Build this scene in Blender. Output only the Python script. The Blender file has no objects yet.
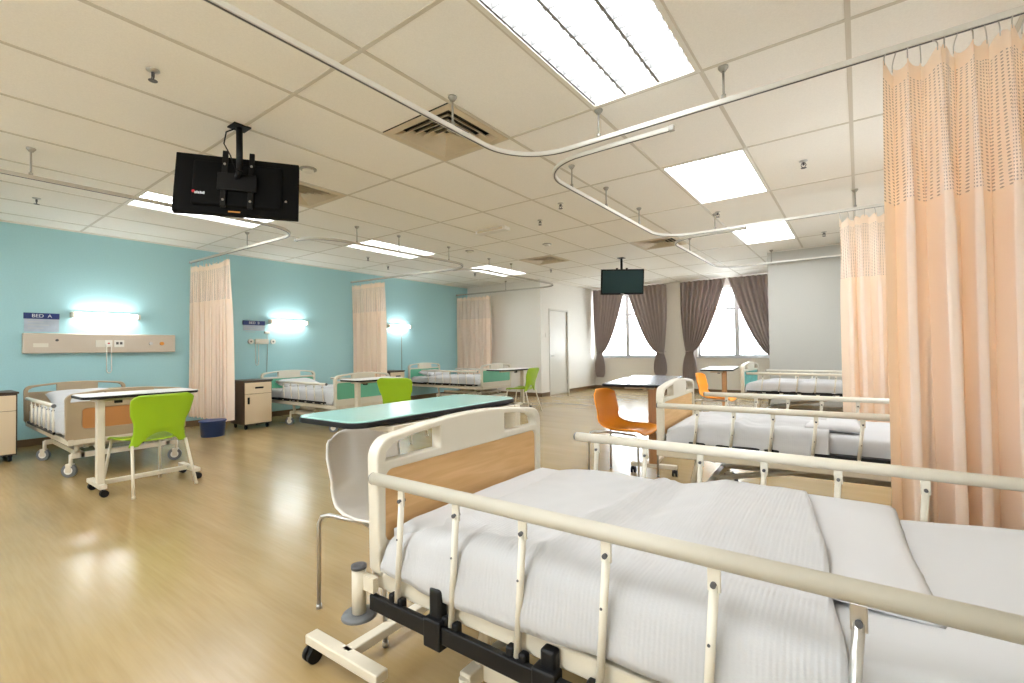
import bpy, bmesh, math, random
from mathutils import Vector, Matrix, noise
random.seed(7)
PI = math.pi
scene = bpy.context.scene
C = scene.collection

# ------------------------------------------------------------------ camera
YAW, PITCH, ROLL, FPX = .6391, .0175, -.0136, 466.69
CAM_Z, CEIL = 1.137, 2.8207
cd = bpy.data.cameras.new('camera'); cam = bpy.data.objects.new('camera', cd); C.objects.link(cam)
cd.sensor_fit = 'HORIZONTAL'; cd.sensor_width = 36; cd.lens = FPX/1024*36
cd.clip_start = .05; cd.clip_end = 100
fw = Vector((-math.sin(YAW), math.cos(YAW), 0)); rt = Vector((math.cos(YAW), math.sin(YAW), 0)); up = Vector((0, 0, 1))
f2 = fw*math.cos(PITCH)+up*math.sin(PITCH); u2 = -fw*math.sin(PITCH)+up*math.cos(PITCH)
X = rt*math.cos(ROLL)+u2*math.sin(ROLL); Y = -rt*math.sin(ROLL)+u2*math.cos(ROLL)
m = Matrix((X, Y, -f2)).transposed().to_4x4(); m.translation = Vector((0, 0, CAM_Z)); cam.matrix_world = m
scene.camera = cam

# ------------------------------------------------------------------ world, light, exposure
PANEL_W = 12.0      # ceiling light emission
TUBE_W = 30.0       # wall lamp emission
DAY = 13.0           # overcast daylight outside
EXPOSURE = 0.5
w = bpy.data.worlds.new('sky'); scene.world = w; w.use_nodes = True
nt = w.node_tree; nt.nodes.clear()
wo = nt.nodes.new('ShaderNodeOutputWorld'); bg = nt.nodes.new('ShaderNodeBackground')
tc = nt.nodes.new('ShaderNodeTexCoord'); sx = nt.nodes.new('ShaderNodeSeparateXYZ'); cr = nt.nodes.new('ShaderNodeValToRGB')
cr.color_ramp.elements[0].position = .42; cr.color_ramp.elements[0].color = (.93, .95, .97, 1)
cr.color_ramp.elements[1].position = .6; cr.color_ramp.elements[1].color = (.90, .95, 1, 1)
mp = nt.nodes.new('ShaderNodeMath'); mp.operation = 'MULTIPLY_ADD'; mp.inputs[1].default_value = .5; mp.inputs[2].default_value = .5
nt.links.new(tc.outputs['Generated'], sx.inputs[0]); nt.links.new(sx.outputs['Z'], mp.inputs[0]); nt.links.new(mp.outputs[0], cr.inputs[0])
nt.links.new(cr.outputs[0], bg.inputs[0]); bg.inputs[1].default_value = DAY; nt.links.new(bg.outputs[0], wo.inputs[0])
vs = scene.view_settings
scene.display_settings.display_device = 'sRGB'
vs.view_transform = 'Standard'; vs.look = 'None'; vs.gamma = 1; vs.use_curve_mapping = False; vs.exposure = EXPOSURE
cy = scene.cycles
cy.use_denoising = True; cy.max_bounces = 10; cy.diffuse_bounces = 6; cy.glossy_bounces = 4; cy.transmission_bounces = 4
cy.transparent_max_bounces = 16; cy.sample_clamp_indirect = 6; cy.caustics_reflective = False; cy.caustics_refractive = False

# ------------------------------------------------------------------ materials
def lin(c):
    return tuple(((x/255)/12.92 if x/255 <= .04045 else ((x/255+.055)/1.055)**2.4) for x in c)
def mat(name, rgb, rough=.5, metal=0, bump=0, scale=40, var=0, emit=0, coat=0, stretch=None, sheen=0, trans=0):
    """principled material with procedural colour variation and bump; rgb is linear"""
    M = bpy.data.materials.new(name); M.use_nodes = True; n = M.node_tree; p = n.nodes['Principled BSDF']
    p.inputs['Base Color'].default_value = (*rgb, 1); p.inputs['Roughness'].default_value = rough; p.inputs['Metallic'].default_value = metal
    p.inputs['Coat Weight'].default_value = coat; p.inputs['Sheen Weight'].default_value = sheen
    if emit:
        p.inputs['Emission Color'].default_value = (*rgb, 1); p.inputs['Emission Strength'].default_value = emit
    if var or bump:
        t = n.nodes.new('ShaderNodeTexCoord'); mpn = n.nodes.new('ShaderNodeMapping')
        n.links.new(t.outputs['Object'], mpn.inputs[0])
        if stretch: mpn.inputs['Scale'].default_value = stretch
        nz = n.nodes.new('ShaderNodeTexNoise'); nz.inputs['Scale'].default_value = scale; nz.inputs['Detail'].default_value = 4
        n.links.new(mpn.outputs[0], nz.inputs['Vector'])
        if var:
            r = n.nodes.new('ShaderNodeValToRGB'); e = r.color_ramp.elements
            e[0].position = .3; e[1].position = .7
            e[0].color = (*[max(0, c*(1-var)) for c in rgb], 1); e[1].color = (*[min(1, c*(1+var)) for c in rgb], 1)
            n.links.new(nz.outputs['Fac'], r.inputs[0]); n.links.new(r.outputs[0], p.inputs['Base Color'])
        if bump:
            b = n.nodes.new('ShaderNodeBump'); b.inputs['Strength'].default_value = bump; b.inputs['Distance'].default_value = .004
            n.links.new(nz.outputs['Fac'], b.inputs['Height']); n.links.new(b.outputs[0], p.inputs['Normal'])
    if trans:
        out = n.nodes['Material Output']; mx = n.nodes.new('ShaderNodeMixShader'); tl = n.nodes.new('ShaderNodeBsdfTranslucent')
        tl.inputs[0].default_value = (*rgb, 1); mx.inputs[0].default_value = trans
        n.links.new(p.outputs[0], mx.inputs[1]); n.links.new(tl.outputs[0], mx.inputs[2]); n.links.new(mx.outputs[0], out.inputs[0])
    return M
def emis(name, rgb, s):
    M = bpy.data.materials.new(name); M.use_nodes = True; n = M.node_tree; n.nodes.clear()
    o = n.nodes.new('ShaderNodeOutputMaterial'); e = n.nodes.new('ShaderNodeEmission')
    e.inputs[0].default_value = (*rgb, 1); e.inputs[1].default_value = s; n.links.new(e.outputs[0], o.inputs[0]); return M

M = {}
M['cream'] = mat('cream_enamel', (.70, .66, .56), .35, var=.02, scale=6, coat=.2)
M['cream_metal'] = mat('cream_steel', (.66, .60, .48), .4, var=.03, scale=8)
M['rail_gray'] = mat('rail_gray', (.50, .47, .39), .42, var=.03, scale=9)
M['taupe'] = mat('taupe_plastic', (.40, .31, .20), .4, var=.03, scale=8)
M['black'] = mat('black_plastic', (.004, .004, .0045), .5)
M['black'].node_tree.nodes['Principled BSDF'].inputs['Specular IOR Level'].default_value = .3
M['dark'] = mat('dark_gray', (.08, .08, .085), .45)
M['gray'] = mat('gray_rubber', (.13, .135, .14), .3)
M['steel'] = mat('brushed_steel', (.55, .54, .52), .28, 1)
M['white_plastic'] = mat('white_plastic', (.78, .76, .70), .35)
M['white_track'] = mat('white_aluminium', (.72, .71, .66), .35, .0)
M['track_brown'] = mat('aged_aluminium', (.50, .47, .41), .4)
M['track_gray'] = mat('gray_aluminium', (.38, .37, .33), .35, .4)
M['green'] = mat('lime_plastic', (.30, .50, .012), .38, var=.03, scale=5)
M['orange'] = mat('orange_plastic', (.92, .34, .03), .35, var=.03, scale=5)
M['white_shell'] = mat('white_shell', (.78, .75, .69), .3)
M['panel_green'] = mat('green_laminate', (.13, .46, .30), .4, var=.05, scale=4)
M['panel_teal'] = mat('teal_laminate', (.10, .46, .42), .35, var=.2, scale=18)
M['panel_orange'] = mat('orange_laminate', (.50, .22, .07), .4, var=.05, scale=4)
M['cabinet'] = mat('cabinet_cream', (.66, .53, .36), .45, var=.04, scale=3, stretch=(1, 1, .1))
M['brown'] = mat('dark_brown', (.055, .035, .022), .4, var=.1, scale=10)
M['wood_brown'] = mat('column_wood', (.42, .22, .09), .45, var=.15, scale=6, stretch=(8, 8, .5))
M['sheet'] = mat("white_sheet", (.51, .51, .515), .85, bump=.25, scale=9, sheen=.2)
M['pillow'] = mat('white_pillow', (.55, .55, .56), .85, bump=.2, scale=9, sheen=.2)
M['blue'] = mat('navy_sign', (.008, .03, .17), .4)
M['card'] = mat('lilac_card', (.40, .46, .55), .45, var=.08, scale=12)
M['letters'] = mat('white_letters', (.75, .8, .85), .5)
M['bin'] = mat('blue_bin', (.01, .04, .16), .4)
M['louvre'] = mat('louvre_aluminium', (.24, .24, .24), .5)
M['louvre_white'] = mat('louvre_white', (.80, .80, .80), .4)
M['diffuser_plate'] = mat('vent_cream', (.62, .53, .38), .5, var=.06, scale=5)
M['vent_dark'] = mat('vent_void', (.02, .018, .015), .8)
M['service'] = mat('service_panel', (.58, .50, .41), .4, var=.03, scale=4)
M['base'] = mat('brown_skirting', (.16, .10, .05), .4, var=.1, scale=8)
M['frame_gray'] = mat('window_aluminium', (.5, .51, .52), .4, .0)
M['door'] = mat('door_gray', (.66, .64, .58), .4, var=.02, scale=4)
M['red'] = mat('red_mark', (.5, .02, .03), .4)
M['amber'] = mat('amber_socket', (.75, .33, .06), .4)
M['screen'] = mat('tv_screen', (.004, .03, .03), .35)
M['screen'].node_tree.nodes['Principled BSDF'].inputs['Specular IOR Level'].default_value = .2
M['tv_black'] = mat('tv_casing', (.003, .003, .003), .75)
M['tv_black'].node_tree.nodes['Principled BSDF'].inputs['Specular IOR Level'].default_value = .15
M['light'] = emis('fluorescent', (.94, .97, 1), PANEL_W)
M['tube'] = emis('wall_tube', (1, 1, 1), TUBE_W)

def wall_mat(name, rgb, rough=.6):
    return mat(name, rgb, rough, bump=.08, scale=60, var=.02)
M['teal'] = wall_mat('teal_paint', (.37, .63, .68))
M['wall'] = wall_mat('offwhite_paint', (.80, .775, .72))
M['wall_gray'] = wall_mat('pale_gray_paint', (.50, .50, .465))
M['tile'] = mat('ceiling_tile', (.89, .87, .82), .8, bump=.15, scale=120, var=.03)
M['tbar'] = mat('ceiling_tbar', (.62, .58, .50), .5)

def wood():
    Mt = bpy.data.materials.new('beech_laminate'); Mt.use_nodes = True; n = Mt.node_tree; p = n.nodes['Principled BSDF']
    t = n.nodes.new('ShaderNodeTexCoord'); mp = n.nodes.new('ShaderNodeMapping'); mp.inputs['Scale'].default_value = (3, 1.2, 14)
    nz = n.nodes.new('ShaderNodeTexNoise'); nz.inputs['Scale'].default_value = 3; nz.inputs['Detail'].default_value = 6; nz.inputs['Distortion'].default_value = .6
    r = n.nodes.new('ShaderNodeValToRGB'); r.color_ramp.elements[0].position = .3; r.color_ramp.elements[1].position = .7
    r.color_ramp.elements[0].color = (.64, .39, .17, 1); r.color_ramp.elements[1].color = (.76, .50, .25, 1)
    n.links.new(t.outputs['Object'], mp.inputs[0]); n.links.new(mp.outputs[0], nz.inputs[0]); n.links.new(nz.outputs[0], r.inputs[0]); n.links.new(r.outputs[0], p.inputs['Base Color'])
    p.inputs['Roughness'].default_value = .5; p.inputs['Specular IOR Level'].default_value = .3; return Mt
M['wood'] = wood()

def tabletop_mat(name, rgb, rough=.22):
    return mat(name, rgb, rough, var=.03, scale=3)
M['top_mint'] = tabletop_mat('mint_tabletop', (.33, .58, .53), .2)
M['top_white'] = tabletop_mat('pale_tabletop', (.74, .73, .71), .42)
M['top_gray'] = tabletop_mat('gray_tabletop', (.30, .32, .36), .18)

def floor_mat():
    Mt = bpy.data.materials.new('vinyl_floor'); Mt.use_nodes = True; n = Mt.node_tree; p = n.nodes['Principled BSDF']
    t = n.nodes.new('ShaderNodeTexCoord')
    def nz(scale, st, det=5):
        mp = n.nodes.new('ShaderNodeMapping'); mp.inputs['Scale'].default_value = st
        z = n.nodes.new('ShaderNodeTexNoise'); z.inputs['Scale'].default_value = scale; z.inputs['Detail'].default_value = det
        n.links.new(t.outputs['Object'], mp.inputs[0]); n.links.new(mp.outputs[0], z.inputs[0]); return z
    a = nz(2.2, (.35, 3.0, 1)); b = nz(14, (.25, 4.0, 1)); c = nz(.7, (1, 1, 1), 3)
    r = n.nodes.new('ShaderNodeValToRGB'); r.color_ramp.elements[0].position = .3; r.color_ramp.elements[1].position = .72
    r.color_ramp.elements[0].color = (.30, .20, .08, 1); r.color_ramp.elements[1].color = (.45, .325, .155, 1)
    m1 = n.nodes.new('ShaderNodeMix'); m1.inputs[0].default_value = .4
    n.links.new(a.outputs[0], m1.inputs[2]); n.links.new(b.outputs[0], m1.inputs[3])
    m2 = n.nodes.new('ShaderNodeMix'); m2.inputs[0].default_value = .35
    n.links.new(m1.outputs[0], m2.inputs[2]); n.links.new(c.outputs[0], m2.inputs[3]); n.links.new(m2.outputs[0], r.inputs[0])
    n.links.new(r.outputs[0], p.inputs['Base Color'])
    p.inputs['Roughness'].default_value = .23; p.inputs['Specular IOR Level'].default_value = .7
    bp = n.nodes.new('ShaderNodeBump'); bp.inputs['Strength'].default_value = .12; bp.inputs['Distance'].default_value = .01
    n.links.new(c.outputs[0], bp.inputs['Height'])
    bz = nz(3.2, (1.2, 1.2, 1), 3); bp2 = n.nodes.new('ShaderNodeBump'); bp2.inputs['Strength'].default_value = .18; bp2.inputs['Distance'].default_value = .006
    n.links.new(bz.outputs[0], bp2.inputs['Height']); n.links.new(bp.outputs[0], bp2.inputs['Normal']); n.links.new(bp2.outputs[0], p.inputs['Normal'])
    return Mt
M['floor'] = floor_mat()

def ribbed(name, rgb, freq, axis='X'):
    """woven cotton: fine ribs as bump"""
    Mt = bpy.data.materials.new(name); Mt.use_nodes = True; n = Mt.node_tree; p = n.nodes['Principled BSDF']
    p.inputs['Base Color'].default_value = (*rgb, 1); p.inputs['Roughness'].default_value = .9; p.inputs['Sheen Weight'].default_value = .2
    t = n.nodes.new('ShaderNodeTexCoord')
    wv = n.nodes.new('ShaderNodeTexWave'); wv.bands_direction = axis; wv.inputs['Scale'].default_value = freq; wv.inputs['Distortion'].default_value = .6; wv.inputs['Detail'].default_value = 1
    nz = n.nodes.new('ShaderNodeTexNoise'); nz.inputs['Scale'].default_value = 140
    mx = n.nodes.new('ShaderNodeMix'); mx.inputs[0].default_value = .4
    n.links.new(t.outputs['Object'], wv.inputs[0]); n.links.new(t.outputs['Object'], nz.inputs[0])
    n.links.new(wv.outputs['Fac'], mx.inputs[2]); n.links.new(nz.outputs['Fac'], mx.inputs[3])
    b = n.nodes.new('ShaderNodeBump'); b.inputs['Strength'].default_value = .3; b.inputs['Distance'].default_value = .003
    n.links.new(mx.outputs[0], b.inputs['Height']); n.links.new(b.outputs[0], p.inputs['Normal'])
    return Mt
M['blanket'] = ribbed('woven_blanket', (.48, .48, .485), 30)
M['grape'] = mat('mauve_drape', (.46, .39, .37), .8, bump=.2, scale=80, var=.08, sheen=.3, trans=.15)

def peach(name, rgb, tr):
    Mt = bpy.data.materials.new(name); Mt.use_nodes = True; n = Mt.node_tree; p = n.nodes['Principled BSDF']
    p.inputs['Base Color'].default_value = (*rgb, 1); p.inputs['Roughness'].default_value = .85; p.inputs['Sheen Weight'].default_value = .15
    t = n.nodes.new('ShaderNodeTexCoord')
    wv = n.nodes.new('ShaderNodeTexWave'); wv.bands_direction = 'Y'; wv.inputs['Scale'].default_value = 60; wv.inputs['Distortion'].default_value = 1.5
    n.links.new(t.outputs['UV'], wv.inputs[0])
    b = n.nodes.new('ShaderNodeBump'); b.inputs['Strength'].default_value = .15; b.inputs['Distance'].default_value = .002
    n.links.new(wv.outputs['Fac'], b.inputs['Height']); n.links.new(b.outputs[0], p.inputs['Normal'])
    out = n.nodes['Material Output']; mx = n.nodes.new('ShaderNodeMixShader'); tl = n.nodes.new('ShaderNodeBsdfTranslucent')
    tl.inputs[0].default_value = (1, .70, .40, 1); mx.inputs[0].default_value = tr
    n.links.new(p.outputs[0], mx.inputs[1]); n.links.new(tl.outputs[0], mx.inputs[2]); n.links.new(mx.outputs[0], out.inputs[0])
    return Mt, n, mx, out
M['peach'] = peach('peach_curtain', (.95, .84, .74), .26)[0]
def net():
    Mt, n, mx, out = peach('peach_net', (.95, .86, .78), .22)
    t = n.nodes.new('ShaderNodeTexCoord'); mp = n.nodes.new('ShaderNodeMapping'); mp.inputs['Scale'].default_value = (1, 1, 1)
    s = n.nodes.new('ShaderNodeSeparateXYZ'); n.links.new(t.outputs['UV'], s.inputs[0])
    def sn(sock, fr):
        a = n.nodes.new('ShaderNodeMath'); a.operation = 'MULTIPLY'; a.inputs[1].default_value = fr
        b = n.nodes.new('ShaderNodeMath'); b.operation = 'SINE'; n.links.new(sock, a.inputs[0]); n.links.new(a.outputs[0], b.inputs[0]); return b
    a = sn(s.outputs['X'], 2*PI/.011); b = sn(s.outputs['Y'], 2*PI/.016)
    q = n.nodes.new('ShaderNodeMath'); q.operation = 'ADD'; n.links.new(a.outputs[0], q.inputs[0]); n.links.new(b.outputs[0], q.inputs[1])
    g = n.nodes.new('ShaderNodeMath'); g.operation = 'GREATER_THAN'; g.inputs[1].default_value = .95; n.links.new(q.outputs[0], g.inputs[0])
    k = n.nodes.new('ShaderNodeMath'); k.operation = 'MULTIPLY'; k.inputs[1].default_value = .6; n.links.new(g.outputs[0], k.inputs[0])
    tr = n.nodes.new('ShaderNodeBsdfTransparent'); tr.inputs[0].default_value = (.85, .6, .42, 1); m2 = n.nodes.new('ShaderNodeMixShader')
    n.links.new(k.outputs[0], m2.inputs[0]); n.links.new(mx.outputs[0], m2.inputs[1]); n.links.new(tr.outputs[0], m2.inputs[2]); n.links.new(m2.outputs[0], out.inputs[0])
    return Mt
M['net'] = net()
def glass():
    Mt = bpy.data.materials.new('window_glass'); Mt.use_nodes = True; n = Mt.node_tree; n.nodes.clear()
    o = n.nodes.new('ShaderNodeOutputMaterial'); mx = n.nodes.new('ShaderNodeMixShader'); tr = n.nodes.new('ShaderNodeBsdfTransparent'); gl = n.nodes.new('ShaderNodeBsdfGlossy')
    gl.inputs['Roughness'].default_value = .02; tr.inputs[0].default_value = (.95, .97, .97, 1); mx.inputs[0].default_value = .06
    n.links.new(tr.outputs[0], mx.inputs[1]); n.links.new(gl.outputs[0], mx.inputs[2]); n.links.new(mx.outputs[0], o.inputs[0]); return Mt
M['glass'] = glass()

# ------------------------------------------------------------------ helpers
class MB:
    """collects shapes for ONE mesh"""
    def __init__(s): s.bm = bmesh.new(); s.uv = None
    def box(s, x0, x1, y0, y1, z0, z1, bev=0, T=None):
        vs = [s.bm.verts.new((x, y, z)) for x in (x0, x1) for y in (y0, y1) for z in (z0, z1)]
        F = [(0, 1, 3, 2), (4, 6, 7, 5), (0, 4, 5, 1), (2, 3, 7, 6), (0, 2, 6, 4), (1, 5, 7, 3)]
        fs = [s.bm.faces.new([vs[i] for i in f]) for f in F]
        if bev:
            es = list({e for f in fs for e in f.edges})
            r = bmesh.ops.bevel(s.bm, geom=es, offset=bev, segments=3, profile=.5, affect='EDGES')
            vs = list({v for f in r['faces'] for v in f.verts} | {v for v in vs if v.is_valid})
        if T is not None: bmesh.ops.transform(s.bm, matrix=T, verts=[v for v in vs if v.is_valid])
        return s
    def sweep(s, pts, r, n=10, closed=False, cap=True, ry=None, rot=0, smooth=True):
        """tube through pts; r number or list; ry = second half-axis"""
        pts = [Vector(p) for p in pts]; k = len(pts); rings = []
        prev = None
        for i, p in enumerate(pts):
            if closed: d = (pts[(i+1) % k]-pts[i-1])
            else: d = (pts[min(i+1, k-1)]-pts[max(i-1, 0)])
            d = d.normalized() if d.length > 1e-9 else Vector((0, 0, 1))
            if prev is None:
                a = Vector((0, 0, 1)) if abs(d.z) < .9 else Vector((1, 0, 0))
                sd = d.cross(a).normalized()
            else:
                sd = (prev-d*prev.dot(d))
                sd = sd.normalized() if sd.length > 1e-6 else d.orthogonal().normalized()
            prev = sd; upv = sd.cross(d).normalized()
            rr = r[i] if isinstance(r, (list, tuple)) else r
            r2 = (ry if ry is not None else rr)
            rings.append([s.bm.verts.new(p+sd*rr*math.cos(2*PI*j/n+rot)+upv*r2*math.sin(2*PI*j/n+rot)) for j in range(n)])
        for i in range(k if closed else k-1):
            A, B = rings[i], rings[(i+1) % k]
            for j in range(n):
                f = s.bm.faces.new((A[j], A[(j+1) % n], B[(j+1) % n], B[j])); f.smooth = smooth and n > 4
        if cap and not closed:
            s.bm.faces.new(rings[0][::-1]); s.bm.faces.new(rings[-1])
        return s
    def cyl(s, c, r, h, n=20, axis='Z', r2=None):
        c = Vector(c); d = {'X': Vector((1, 0, 0)), 'Y': Vector((0, 1, 0)), 'Z': Vector((0, 0, 1))}[axis]
        return s.sweep([c, c+d*h], [r, r if r2 is None else r2], n)
    def lathe(s, prof, c=(0, 0, 0), n=24):
        c = Vector(c); rings = []
        for r, z in prof: rings.append([s.bm.verts.new(c+Vector((max(r, 1e-4)*math.cos(2*PI*j/n), max(r, 1e-4)*math.sin(2*PI*j/n), z))) for j in range(n)])
        for A, B in zip(rings, rings[1:]):
            for j in range(n):
                f = s.bm.faces.new((A[j], A[(j+1) % n], B[(j+1) % n], B[j])); f.smooth = True
        s.bm.faces.new(rings[0][::-1]); s.bm.faces.new(rings[-1]); return s
    def grid(s, P, uv=None, smooth=True):
        """P[i][j] points -> quads"""
        V = [[s.bm.verts.new(p) for p in row] for row in P]
        L = s.bm.loops.layers.uv.verify() if uv else None
        for i in range(len(V)-1):
            for j in range(len(V[0])-1):
                f = s.bm.faces.new((V[i][j], V[i+1][j], V[i+1][j+1], V[i][j+1])); f.smooth = smooth
                if uv:
                    for lp, (a, b) in zip(f.loops, ((i, j), (i+1, j), (i+1, j+1), (i, j+1))): lp[L].uv = uv[a][b]
        return s
    def transform(s, T): bmesh.ops.transform(s.bm, matrix=T, verts=s.bm.verts[:]); return s
    def build(s, name, m, parent=None, solid=0, subsurf=0):
        bmesh.ops.recalc_face_normals(s.bm, faces=s.bm.faces[:]) if not solid else None
        me = bpy.data.meshes.new(name); s.bm.to_mesh(me); s.bm.free(); me.materials.append(m)
        o = bpy.data.objects.new(name, me); C.objects.link(o)
        if parent: o.parent = parent
        if subsurf: q = o.modifiers.new('smooth', 'SUBSURF'); q.levels = q.render_levels = subsurf
        if solid: q = o.modifiers.new('thick', 'SOLIDIFY'); q.thickness = solid; q.offset = 0
        return o
def slab(name, m, outline, holes, u0, u1, bev, parent, T=None):
    """2-D outline (v,z) with holes, extruded from u0 to u1 (local x)"""
    cu = bpy.data.curves.new(name, 'CURVE'); cu.dimensions = '2D'; cu.fill_mode = 'BOTH'
    for poly in [outline]+holes:
        sp = cu.splines.new('POLY'); sp.points.add(len(poly)-1); sp.use_cyclic_u = True
        for pt, (a, b) in zip(sp.points, poly): pt.co = (a, b, 0, 1)
    cu.extrude = max((u1-u0)/2-bev, 1e-4); cu.bevel_depth = bev; cu.bevel_resolution = 2; cu.offset = -bev
    o = bpy.data.objects.new(name, cu); C.objects.link(o)
    dg = bpy.context.evaluated_depsgraph_get(); me = bpy.data.meshes.new_from_object(o.evaluated_get(dg))
    bpy.data.objects.remove(o); bpy.data.curves.remove(cu)
    # plane XY -> (v, z); extrude axis Z -> u
    R = Matrix(((0, 0, 1, (u0+u1)/2), (1, 0, 0, 0), (0, 1, 0, 0), (0, 0, 0, 1)))
    me.transform(R)
    if T is not None: me.transform(T)
    me.materials.clear(); me.materials.append(m)
    o = bpy.data.objects.new(name, me); C.objects.link(o)
    if parent: o.parent = parent
    return o
def rrect(v0, v1, z0, z1, r, n=6):
    r = min(r, (v1-v0)/2-1e-4, (z1-z0)/2-1e-4); out = []
    for cx, cz, a0 in ((v1-r, z0+r, -PI/2), (v1-r, z1-r, 0), (v0+r, z1-r, PI/2), (v0+r, z0+r, PI)):
        for i in range(n+1):
            a = a0+PI/2*i/n; out.append((cx+r*math.cos(a), cz+r*math.sin(a)))
    return out
def text(name, s, size, m, parent, T, ext=.001):
    cu = bpy.data.curves.new(name, 'FONT'); cu.body = s; cu.size = size; cu.extrude = ext; cu.align_x = 'CENTER'; cu.align_y = 'CENTER'
    o = bpy.data.objects.new(name, cu); C.objects.link(o); dg = bpy.context.evaluated_depsgraph_get()
    me = bpy.data.meshes.new_from_object(o.evaluated_get(dg)); bpy.data.objects.remove(o); bpy.data.curves.remove(cu)
    me.transform(T); me.materials.clear(); me.materials.append(m)
    o = bpy.data.objects.new(name, me); C.objects.link(o); o.parent = parent; return o
def thing(name, label, cat, loc=(0, 0, 0), rz=0, group=None):
    o = bpy.data.objects.new(name, None); C.objects.link(o); o.empty_display_size = .1
    o.location = loc; o.rotation_euler = (0, 0, rz); tag(o, label, cat, group); return o
def tag(o, label, cat, group=None):
    o['label'] = label; o['category'] = cat
    if group: o['group'] = group
    return o
def struct(o): o['kind'] = 'structure'; return o
def stuff_part(o): o['kind'] = 'stuff'; return o
def arc(c, r, a0, a1, n=8, z=0):
    return [(c[0]+r*math.cos(a0+(a1-a0)*i/n), c[1]+r*math.sin(a0+(a1-a0)*i/n), z) for i in range(n+1)]
def dup(root, loc, rz, label, group=None):
    """a copy of a thing with copies of its parts and sub-parts"""
    r = root.copy(); C.objects.link(r); r.location = loc; r.rotation_euler = (0, 0, rz); r['label'] = label
    if group: r['group'] = group
    for ch in list(root.children):
        c = ch.copy(); C.objects.link(c); c.parent = r
        for g in list(ch.children):
            d = g.copy(); C.objects.link(d); d.parent = c
    return r

# ------------------------------------------------------------------ the room
XL, XR, YB, YF = -8.45, 1.12, -3.0, 12.22
XD, YW, YP, XP = -6.11, 9.38, 9.4, -1.28     # door wall, white far-left wall, pier
TX0, TX, TY0, TY = -.738, .7267, 1.581, 1.3795
struct(MB().box(XL-.2, XR+.2, YB-.2, YF+.2, -.1, 0).build('floor', M['floor']))
struct(MB().box(XL-.2, XL, YB-.2, YW+.2, 0, CEIL).build('wall_left', M['teal']))
struct(MB().box(XL, XD-.12, YW, YW+.15, 0, CEIL).build('wall_far_left', M['wall']))
ADDED_REARW = [(-5.1, -4.1, .9, 2.2), (-1.8, -.2, .9, 2.35)]  # added unseen windows behind the camera, for daylight on ceiling and beds
ADDED_SIDEW = [(4.0, 5.1, .95, 1.95), (6.7, 7.5, .95, 1.95)]  # added windows hidden by the curtains, to brighten the far end
b = MB(); xs = [XL]+[q for a in ADDED_REARW for q in a[:2]]+[XR]
for i in range(0, len(xs), 2): b.box(xs[i], xs[i+1], YB-.2, YB, 0, CEIL)
for (a, c, z0, z1) in ADDED_REARW: b.box(a, c, YB-.2, YB, 0, z0); b.box(a, c, YB-.2, YB, z1, CEIL)
struct(b.build('wall_rear', M['wall']))
b = MB(); xs = [YB-.2]+[q for a in ADDED_SIDEW for q in a[:2]]+[YP]
for i in range(0, len(xs), 2): b.box(XR, XR+.2, xs[i], xs[i+1], 0, CEIL)
for (a, c, z0, z1) in ADDED_SIDEW: b.box(XR, XR+.2, a, c, 0, z0); b.box(XR, XR+.2, a, c, z1, CEIL)
struct(b.build('wall_right', M['wall']))
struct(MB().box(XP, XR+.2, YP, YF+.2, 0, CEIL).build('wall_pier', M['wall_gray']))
# wall with the door
DY0, DY1, DZ = 9.79, 10.66, 2.1
b = MB(); b.box(XD-.12, XD, YW, DY0-.04, 0, CEIL); b.box(XD-.12, XD, DY1+.04, YF, 0, CEIL); b.box(XD-.12, XD, DY0-.04, DY1+.04, DZ+.04, CEIL)
struct(b.build('wall_door_side', M['wall']))
dr = struct(MB().box(XD-.07, XD-.03, DY0, DY1, .0, DZ, .004).build('door_1', M['door']))
b = MB(); b.box(XD-.11, XD+.012, DY0-.04, DY0, 0, DZ+.04); b.box(XD-.11, XD+.012, DY1, DY1+.04, 0, DZ+.04); b.box(XD-.11, XD+.012, DY0, DY1, DZ, DZ+.04)
b.build('door_frame', M['door'], dr)
b = MB(); b.cyl((XD-.03, DY0+.08, .97), .025, .012, axis='X'); b.sweep([(XD-.02, DY0+.08, .97), (XD+.03, DY0+.08, .97), (XD+.03, DY0+.2, .97)], .009, 8)
b.build('door_handle', M['steel'], dr)
b = MB()
for z in (.3, 1.8): b.box(XD-.03, XD-.01, DY1-.012, DY1+.004, z-.05, z+.05)
b.build('hinge', M['steel'], dr)
sw = MB().box(XD, XD+.012, 9.58, 9.67, 1.43, 1.53, .003).build('light_switch', M['white_plastic']); tag(sw, 'small white light switch on the wall beside the far door', 'switch')
MB().box(XD+.012, XD+.016, 9.605, 9.645, 1.46, 1.5, .001).build('rocker', M['white_plastic'], sw)

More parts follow.
